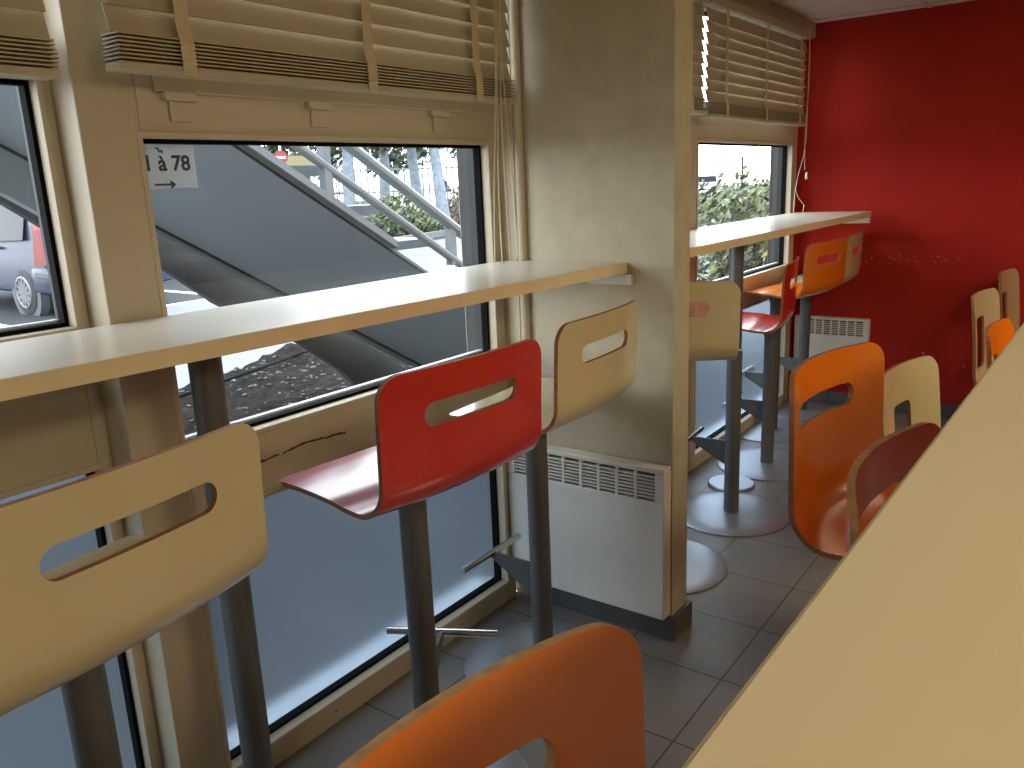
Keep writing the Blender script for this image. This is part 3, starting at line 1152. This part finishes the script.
prism(bm, [(ya, zs_(ya) + 0.02), (2.66, zs_(2.66) + 0.02), (2.66, zs_(2.66) + 0.052), (ya, zs_(ya) + 0.052)], 0, -2.68, -2.57)
addp('stringer_cap', bm, 'rail_steel')
bm = bmesh.new()
# joint line where the soffit meets the far stringer, and the far stringer below it
prism(bm, [(ya, zs_(ya) + 0.04), (ya, zs_(ya) - 0.28), (1.74, 1.36), (1.95, 1.22), (2.3, zs_(2.3) - 0.035), (yb + 0.1, zs_(yb + 0.1) - 0.02), (yb + 0.1, zs_(yb + 0.1) + 0.04)], 0, -4.15, -4.08)
addp('far_stringer', bm, 'stair_grey')
bm = bmesh.new()
prism(bm, [(ya, zs_(ya) - 0.012), (yb, zs_(yb) - 0.012), (yb, zs_(yb)), (ya, zs_(ya))], 0, -4.075, -4.055)
prism(bm, [(ya, zs_(ya) - 0.006), (yb, zs_(yb) - 0.006), (yb, zs_(yb) + 0.004), (ya, zs_(ya) + 0.004)], 0, -2.604, -2.596)
addp('edge_joint', bm, 'stair_dark')
# dark plate under the flight; its lower part stands in for shaded soil
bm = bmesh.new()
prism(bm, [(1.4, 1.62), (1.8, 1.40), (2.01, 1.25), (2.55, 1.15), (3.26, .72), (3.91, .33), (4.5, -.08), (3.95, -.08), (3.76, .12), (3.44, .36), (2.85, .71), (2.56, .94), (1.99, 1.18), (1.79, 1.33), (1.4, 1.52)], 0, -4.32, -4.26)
addp('dark_shade_plate', bm, 'stair_dark')
# railing
def railbar(pts, r, nm):
    b = bmesh.new(); tube(b, pts, r, 10); addp(nm, b, 'rail_steel', True)
railbar([(-2.6, y, zs_(y) + 0.168) for y in (-3.2, 0, 3.6)], 0.020, 'mid_rail')
railbar([(-2.6, y, zs_(y) + 0.33) for y in (-3.2, 0, 4.0)], 0.026, 'handrail')
for y, z0 in ((2.31, .03), (3.06, 0.14), (1.5, .05), (0.7, .05), (-0.1, .05), (-0.9, .05)):
    b = bmesh.new(); box(b, -2.625, -2.585, y - 0.018, y + 0.018, zs_(y) + z0, zs_(y) + 0.32); addp('rail_post', b, 'rail_steel')


# ---- paper sign stuck on the inside of the glass
e = empty('paper_sign', (-1.536, 0.946, 1.317))
tag(e, 'white notice reading 1 à 78 with an arrow, in the upper left of the big window', 'sign')
bm = bmesh.new(); box(bm, -0.0006, 0.0006, -0.063, 0.073, 0.023, 0.118); obj('sheet', bm, 'paper', e)
def text_mesh(txt, size, name, mat, parent, loc, rot, bold=0.0):
    cu = bpy.data.curves.new(name, 'FONT')
    cu.body = txt; cu.size = size; cu.offset = bold
    cu.align_x = 'CENTER'; cu.align_y = 'CENTER'; cu.extrude = 0.0003
    tmp = bpy.data.objects.new(name, cu); COL.objects.link(tmp)
    bpy.context.view_layer.update()
    me = bpy.data.meshes.new_from_object(tmp.evaluated_get(bpy.context.evaluated_depsgraph_get()))
    bpy.data.objects.remove(tmp)
    me.materials.clear(); me.materials.append(MAT[mat])
    o = bpy.data.objects.new(name, me); COL.objects.link(o)
    o.parent = parent; o.location = loc; o.rotation_euler = rot
    return o
text_mesh('1 à 78', 0.041, 'lettering', 'ink', e, (0.0012, 0.010, 0.070), (PI / 2, 0, PI / 2), 0.001)
bm = bmesh.new()
prism(bm, [(-0.022, 0.0325), (0.012, 0.0325), (0.012, 0.039), (0.024, 0.0305), (0.012, 0.022), (0.012, 0.0285), (-0.022, 0.0285)], 0, 0.0009, 0.0018)
obj('arrow', bm, 'ink', e)
bm = bmesh.new()
prism(bm, [(-0.012, 0.101), (-0.004, 0.101), (-0.004, 0.096), (0.004, 0.096), (0.004, 0.090), (0.001, 0.090), (0.001, 0.093), (-0.007, 0.093), (-0.007, 0.098), (-0.012, 0.098)], 0, 0.0009, 0.0018)
obj('stair_symbol', bm, 'ink', e)


# ---- foliage
def leaves(bm, n, fn, size, mi_fn=lambda p: 0):
    for _ in range(n):
        p = fn()
        if p is None: continue
        s = size * random.uniform(0.6, 1.3)
        d = Vector((random.gauss(0, 1), random.gauss(0, 1), random.gauss(0, 1))).normalized()
        a = d.orthogonal().normalized(); b = d.cross(a)
        c = Vector(p)
        vs = [bm.verts.new(c - a * s), bm.verts.new(c + b * s * 0.45), bm.verts.new(c + a * s), bm.verts.new(c - b * s * 0.45)]
        f = bm.faces.new(vs); f.material_index = mi_fn(p)


def blob(cx_, cy_, cz_, rx, ry, rz):
    def fn():
        d = Vector((random.gauss(0, 1), random.gauss(0, 1), random.gauss(0, 1))).normalized()
        r = random.uniform(0.55, 1.0) * (1 + 0.25 * mn.noise(d * 2.5 + Vector((cx_, cy_, 0))))
        p = Vector((cx_ + d.x * rx * r, cy_ + d.y * ry * r, cz_ + d.z * rz * r))
        return p if p.z > GZ else None
    return fn


def shrub(name, label, cat, group, spots, n, size, mats, stem=True):
    x, y = spots[0][0], spots[0][1]
    e = empty(name, (x, y, GZ)); tag(e, label, cat, group)
    bm = bmesh.new()
    for s in spots:
        leaves(bm, n, blob(*s), size, lambda p: random.choice(range(len(mats))))
    bmesh.ops.translate(bm, verts=bm.verts, vec=(-x, -y, -GZ))
    obj('foliage', bm, mats, e, 'keep')
    bm = bmesh.new()
    for k in range(5):
        a = k * 1.26
        s = spots[k % len(spots)]
        tube(bm, [(0.03 * math.cos(a), 0.03 * math.sin(a), 0.0), ((s[0] - x) * .6 + s[3] * 0.35 * math.cos(a), (s[1] - y) * .6 + s[4] * 0.35 * math.sin(a), (s[2] - GZ) * 0.7), ((s[0] - x) + s[3] * 0.5 * math.cos(a), (s[1] - y) + s[4] * 0.5 * math.sin(a), (s[2] - GZ) * 1.1)], [0.025, 0.018, 0.006], 6)
    obj('stem', bm, 'bark', e, True)
    return e


# hedge outside the far window, in separate bushes
hedge = [
    ((-3.35, 8.0), 'tall green hedge bush outside the far window, at its left', ['leaf_green', 'leaf_yellow', 'leaf_dark'],
     [(-3.45, 8.3, 0.62, 0.75, 0.6, 0.68), (-3.0, 8.6, 0.5, 0.6, 0.6, 0.62)]),
    ((-3.0, 9.5), 'yellow-green hedge bush outside the far window, at its middle', ['leaf_yellow', 'leaf_green', 'leaf_dark'],
     [(-3.55, 9.9, 0.62, 0.8, 0.7, 0.72), (-2.7, 9.6, 0.55, 0.6, 0.6, 0.66)]),
    ((-3.1, 11.6), 'greyish green hedge bush outside the far window, at its right', ['leaf_green', 'leaf_green', 'leaf_yellow'],
     [(-3.3, 12.0, 0.65, 0.9, 0.7, 0.78), (-4.2, 12.4, 0.6, 0.8, 0.7, 0.74)]),
    ((-6.0, 12.6), 'pale green hedge bush farthest back outside the far window', ['leaf_yellow', 'leaf_green', 'leaf_green'],
     [(-6.2, 12.9, 0.62, 0.9, 0.8, 0.76)]),
]
for (p, lab, mats, spots) in hedge:
    shrub('hedge_bush', lab, 'bush', 'hedge outside the far window', spots, 1500, 0.055, mats)
shrub('flowering_shrub', 'low shrub with white blossom just outside the far window, under the counter line', 'bush', None,
      [(-2.9, 6.6, 0.12, 0.55, 0.5, 0.34)], 1100, 0.04, ['leaf_white', 'leaf_white', 'leaf_dark'])

# planting bed far off, seen through the large window
bm = bmesh.new()
prism(bm, [(-16.2, 15.6), (-15.9, 16.3), (-17.2, 21.5), (-18.2, 26.0), (-24, 26.0), (-24, 15.0)], 2, GZ - 0.05, GZ + 0.12)
o = tag(obj('planting_bed', bm, 'soil'), 'raised planting bed far beyond the stairs with trees and shrubs', 'flower bed')
bm = bmesh.new()
P = [(-16.15, 14.9), (-15.8, 16.3), (-17.1, 21.5), (-18.1, 26.0)]
for (a, b), (c, d) in zip(P, P[1:]):
    v = Vector((c - a, d - b, 0)).normalized(); nn = Vector((-v.y, v.x, 0)) * 0.12
    prism(bm, [(a + nn.x, b + nn.y), (a - nn.x, b - nn.y), (c - nn.x, d - nn.y), (c + nn.x, d + nn.y)], 2, GZ - 0.02, GZ + 0.16)
o = tag(obj('kerb_edging', bm, 'kerb'), 'grey kerb edging along the far planting bed', 'kerb')
shrub('bed_shrub', 'green leafy shrub in the middle of the far planting bed', 'bush', 'shrubs in the far planting bed',
      [(-17.2, 17.9, 0.55, 0.75, 0.75, 0.75), (-17.4, 19.0, 0.25, 0.7, 0.9, 0.35)], 700, 0.10, ['leaf_green', 'leaf_yellow', 'leaf_green'])
shrub('bed_shrub', 'dark low shrub at the left end of the far planting bed', 'bush', 'shrubs in the far planting bed',
      [(-17.0, 16.3, 0.25, 0.8, 0.7, 0.4)], 500, 0.10, ['leaf_dark', 'leaf_green'])
shrub('bed_shrub', 'russet shrub at the right end of the far planting bed', 'bush', 'shrubs in the far planting bed',
      [(-17.9, 21.9, 0.55, 0.6, 0.8, 0.9)], 500, 0.09, ['leaf_red', 'leaf_green', 'leaf_red'])
TL = 'trees in the far planting bed'
for (b, t, r, lab) in (
        ((-19.6, 18.2), (-20.1, 18.85), 0.19, 'grey trunked tree at the left of the far bed, behind the handrail post'),
        ((-21.7, 21.9), (-22.2, 22.6), 0.20, 'grey trunked tree farthest back in the planting bed'),
        ((-19.2, 21.1), (-20.05, 21.7), 0.19, 'leaning grey trunked tree near the middle of the far bed'),
        ((-17.3, 20.1), (-18.05, 20.6), 0.19, 'leaning grey trunked tree at the right of the far bed')):
    e = empty('tree', (b[0], b[1], GZ)); tag(e, lab, 'tree', TL)
    bm = bmesh.new()
    dx, dy = t[0] - b[0], t[1] - b[1]
    tube(bm, [(0, 0, 0.1), (dx * .3, dy * .3, 1.0), (dx * .8, dy * .8, 2.4), (dx * 1.2, dy * 1.2, 4.0)], [r * 1.15, r, r * .9, r * .6], 12)
    obj('trunk', bm, 'bark', e, True)
    bm = bmesh.new()
    leaves(bm, 1100, blob(dx * 1.1, dy * 1.1, 4.1, 1.15, 1.15, 1.5), 0.15, lambda p: random.choice((0, 1, 0)))
    obj('crown', bm, ['leaf_green', 'leaf_dark'], e, 'keep')

# white fences
def fence(label, a, b, h, step):
    a, b = Vector((*a, GZ)), Vector((*b, GZ))
    e = empty('white_fence', a); tag(e, label, 'fence', 'white railings across the car park')
    n = max(2, int((b - a).length / step)); d = (b - a)
    bm = bmesh.new()
    for k in range(n + 1):
        p = d * (k / n)
        box(bm, p.x - 0.025, p.x + 0.025, p.y - 0.025, p.y + 0.025, 0.1, h)
    obj('pickets', bm, 'fence_steel', e)
    bm = bmesh.new()
    for z in (0.2, h * 0.55, h - 0.1):
        tube(bm, [(0, 0, z), (d.x, d.y, z)], 0.035, 6)
    obj('fence_rail', bm, 'fence_steel', e)
fence('white picket railing far off, left of the trees', (-29.0, 21.5), (-26.3, 24.3), 2.5, 0.22)
fence('white picket railing far off, behind the leaning trees', (-29.5, 26.0), (-24.0, 32.5), 2.4, 0.28)

# ---- vehicles
def car(name, label, loc, rz, paint, L=4.1, Wd=1.68, H=1.55, van=False):
    e = empty(name, loc, rz); tag(e, label, 'car', None)
    # x = forward, rear at x=0 ... front at L ; body side outline
    if van:
        side = [(0, 0.35), (0.02, 1.2), (0.05, H - .1), (0.25, H), (L - 1.6, H), (L - 0.9, 1.15), (L - 0.1, 0.95), (L, 0.6), (L, 0.3), (0.1, 0.28)]
    else:
        side = [(0.05, 0.28), (0.0, 0.42), (0.0, 0.62), (0.10, 0.70), (0.12, 0.92), (0.22, 1.15), (0.42, 1.47), (0.75, H), (1.9, H), (2.45, 1.43), (3.15, 0.98), (3.8, 0.85), (L, 0.66), (L, 0.30)]
    bm = bmesh.new()
    prism(bm, side, 1, -Wd / 2, Wd / 2)
    bmesh.ops.recalc_face_normals(bm, faces=bm.faces)
    bmesh.ops.bevel(bm, geom=list(bm.edges), offset=0.07, segments=3, profile=0.6, affect='EDGES', clamp_overlap=True)
    # taper the cabin towards the roof
    for v in bm.verts:
        if v.co.z > 0.95:
            v.co.y *= 1 - 0.20 * (v.co.z - 0.95) / (H - 0.95)
    # wheel arches as dark inset discs
    obj('body', bm, paint, e, True)
    for s in (-1, 1):
        bm = bmesh.new()
        def yy(z): return (Wd / 2 + 0.004) * (1 - 0.20 * max(0, z - 0.95) / (H - 0.95))
        if van:
            win = [(L - 1.75, 1.15), (L - 1.0, 1.15), (L - 1.45, H - .18), (L - 1.75, H - .15)]
            wins = [win]
        else:
            wins = [[(0.55, 0.98), (1.42, 0.96), (1.42, 1.44), (0.80, 1.44), (0.58, 1.25)], [(1.50, 0.96), (2.75, 0.94), (2.3, 1.40), (1.50, 1.45)]]
        for win in wins:
            A = [bm.verts.new((u, s * (yy(v) - 0.012), v)) for u, v in win]
            B = [bm.verts.new((u, s * (yy(v) + 0.004), v)) for u, v in win]
            bm.faces.new(A); bm.faces.new(B)
            for k in range(len(win)):
                k2 = (k + 1) % len(win)
                bm.faces.new((A[k], A[k2], B[k2], B[k]))
        obj('side_window', bm, 'car_glass', e)
    # rear window
    bm = bmesh.new()
    prism(bm, [(0.14, 1.03), (0.155, 1.03), (0.36, 1.40), (0.34, 1.41)], 1, -Wd * 0.36, Wd * 0.36)
    obj('rear_window', bm, 'car_glass', e)
    # bumper
    bm = bmesh.new()
    box(bm, -0.07, 0.45, -Wd / 2 - 0.025, Wd / 2 + 0.025, 0.30, 0.64, 0.06)
    obj('bumper', bm, paint, e, True)
    bm = bmesh.new()
    box(bm, -0.082, 0.30, -Wd / 2 - 0.034, Wd / 2 + 0.034, 0.50, 0.585, 0.012)
    obj('bumper_strip', bm, 'car_trim', e)
    for s in (-1, 1):
        bm = bmesh.new()
        prism(bm, [(-0.005, 0.66), (0.30, 0.66), (0.27, 0.85), (0.215, 1.05), (0.23, 1.17), (0.14, 1.10), (0.06, 0.93)], 1, *(sorted((s * (Wd / 2 + 0.012), s * (Wd / 2 - 0.16)))))
        obj('tail_lamp', bm, 'lamp_red', e)
        bm = bmesh.new()
        for hx in (1.30, 2.35) if not van else (1.2,):
            box(bm, hx - 0.09, hx + 0.09, s * Wd / 2 - 0.02, s * Wd / 2 + 0.03, 0.86, 0.895, 0.01)
        obj('door_handle', bm, 'car_trim', e)
    for wx in (0.72, L - 0.75):
        for s in (-1, 1):
            bm = bmesh.new()
            c = Vector((wx, s * (Wd / 2 - 0.015), 0.30))
            tube(bm, [c + Vector((0, -s * 0.10, 0)), c + Vector((0, s * 0.012, 0))], 0.40, 36)
            obj('wheel_arch', bm, 'car_trim', e, True)
            bm = bmesh.new()
            tube(bm, [c + Vector((0, -s * 0.1, 0)), c + Vector((0, s * 0.02, 0)), c + Vector((0, s * 0.035, 0))], [0.30, 0.30, 0.275], 36)
            wo = obj('wheel', bm, 'tyre', e, True)
            bm = bmesh.new()
            tube(bm, [c + Vector((0, s * 0.025, 0)), c + Vector((0, s * 0.045, 0))], 0.085, 20)
            for k in range(12):
                a = k * PI / 6
                R = Matrix.Translation(c) @ Matrix.Rotation(a, 4, 'Y') @ Matrix.Translation(-c)
                y0_, y1_ = sorted((c.y + s * 0.03, c.y + s * 0.042))
                box(bm, c.x - 0.025, c.x + 0.025, y0_, y1_, c.z + 0.07, c.z + 0.205, rot=R)
            for k in range(36):
                pass
            ring = [(c.x + 0.2 * math.cos(2 * PI * k / 36), c.y + s * 0.037, c.z + 0.2 * math.sin(2 * PI * k / 36)) for k in range(37)]
            tube(bm, ring, 0.016, 6, caps=False)
            obj('hubcap', bm, 'hubcap', wo)
    return e


car('parked_car', 'slate blue hatchback parked outside the left window, its tail towards us', (-10.85, 5.76, GZ), PI + 0.0, 'car_blue')
car('parked_car', 'silver car parked behind the slate blue hatchback', (-14.6, 8.6, GZ), PI, 'car_silver')
car('parked_van', 'white van parked beyond the white railings, left of the trees', (-31.5, 22.0, GZ), 0.9, 'car_white', L=5.0, Wd=1.9, H=2.2, van=True)
car('parked_van', 'white van parked beyond the white railings, right of the trees', (-34.0, 34.0, GZ), 0.9, 'car_white', L=5.0, Wd=1.9, H=2.2, van=True)
car('parked_car', 'white car far away above the hedge outside the far window', (-22.0, 52.0, GZ), 2.3, 'car_white')

# no-entry sign on a post and a yellow banner
e = empty('no_entry_sign', (-25.1, 20.2, GZ)); tag(e, 'round red no-entry sign on a post across the car park', 'sign')
bm = bmesh.new(); tube(bm, [(0, 0, 0), (0, 0, 3.2)], 0.04, 8); obj('post', bm, 'white_steel', e, True)
d = Vector((0.77, -0.62, -0.03)).normalized()
bm = bmesh.new(); tube(bm, [Vector((0, 0, 2.72)), Vector((0, 0, 2.72)) + d * 0.06], 0.25, 28); obj('disc', bm, 'sign_red', e)
bm = bmesh.new()
sd = Vector((d.y, -d.x, 0)).normalized()
c = Vector((0, 0, 2.72)) + d * 0.065
A = [c + sd * a + Vector((0, 0, b)) for a, b in ((-.17, -.04), (.17, -.04), (.17, .04), (-.17, .04))]
va = [bm.verts.new(p) for p in A]; vb = [bm.verts.new(p + d * 0.01) for p in A]
bm.faces.new(va); bm.faces.new(vb)
for k in range(4): bm.faces.new((va[k], va[(k + 1) % 4], vb[(k + 1) % 4], vb[k]))
obj('white_bar', bm, 'sign_white', e)
e = empty('yellow_banner', (-27.2, 21.2, GZ), math.radians(40)); tag(e, 'pale yellow banner on posts beside the no-entry sign', 'banner')
bm = bmesh.new(); box(bm, -0.1, 1.9, -0.02, 0.02, 2.35, 2.85); obj('panel', bm, 'banner_yellow', e)
bm = bmesh.new(); box(bm, -0.1, -0.02, -0.03, 0.03, 0, 2.9); obj('post', bm, 'white_steel', e)
bm = bmesh.new(); box(bm, 1.82, 1.9, -0.03, 0.03, 0, 2.9); obj('post', bm, 'white_steel', e)

# treeline behind the car park
TLn = 'trees on the horizon'
k = 0
for (x, y, r, lab) in ((-48, 31, 3.6, 'distant green tree above the no-entry sign'), (-47, 40, 3.4, 'distant green tree behind the left white van'),
                       (-46, 48, 3.4, 'distant green tree between the two middle trunks'), (-43, 56, 3.6, 'distant green tree behind the right white van')):
    e = empty('distant_tree', (x, y, GZ)); tag(e, lab, 'tree', TLn)
    bm = bmesh.new(); leaves(bm, 1400, blob(0, 0, 5.2, r, r, 2.9), 0.34, lambda p: random.choice((0, 1))); obj('crown', bm, ['leaf_green', 'leaf_dark'], e, 'keep')
    bm = bmesh.new(); tube(bm, [(0, 0, 0), (0, 0, 4)], [0.3, 0.2], 8); obj('trunk', bm, 'bark', e, True)
bm = bmesh.new(); tube(bm, [(-7.6, 20.0, GZ), (-7.6, 20.0, 1.75)], 0.03, 8)
tag(obj('marker_pole', bm, 'stair_dark', smooth=True), 'thin dark pole rising above the hedge outside the far window', 'pole')
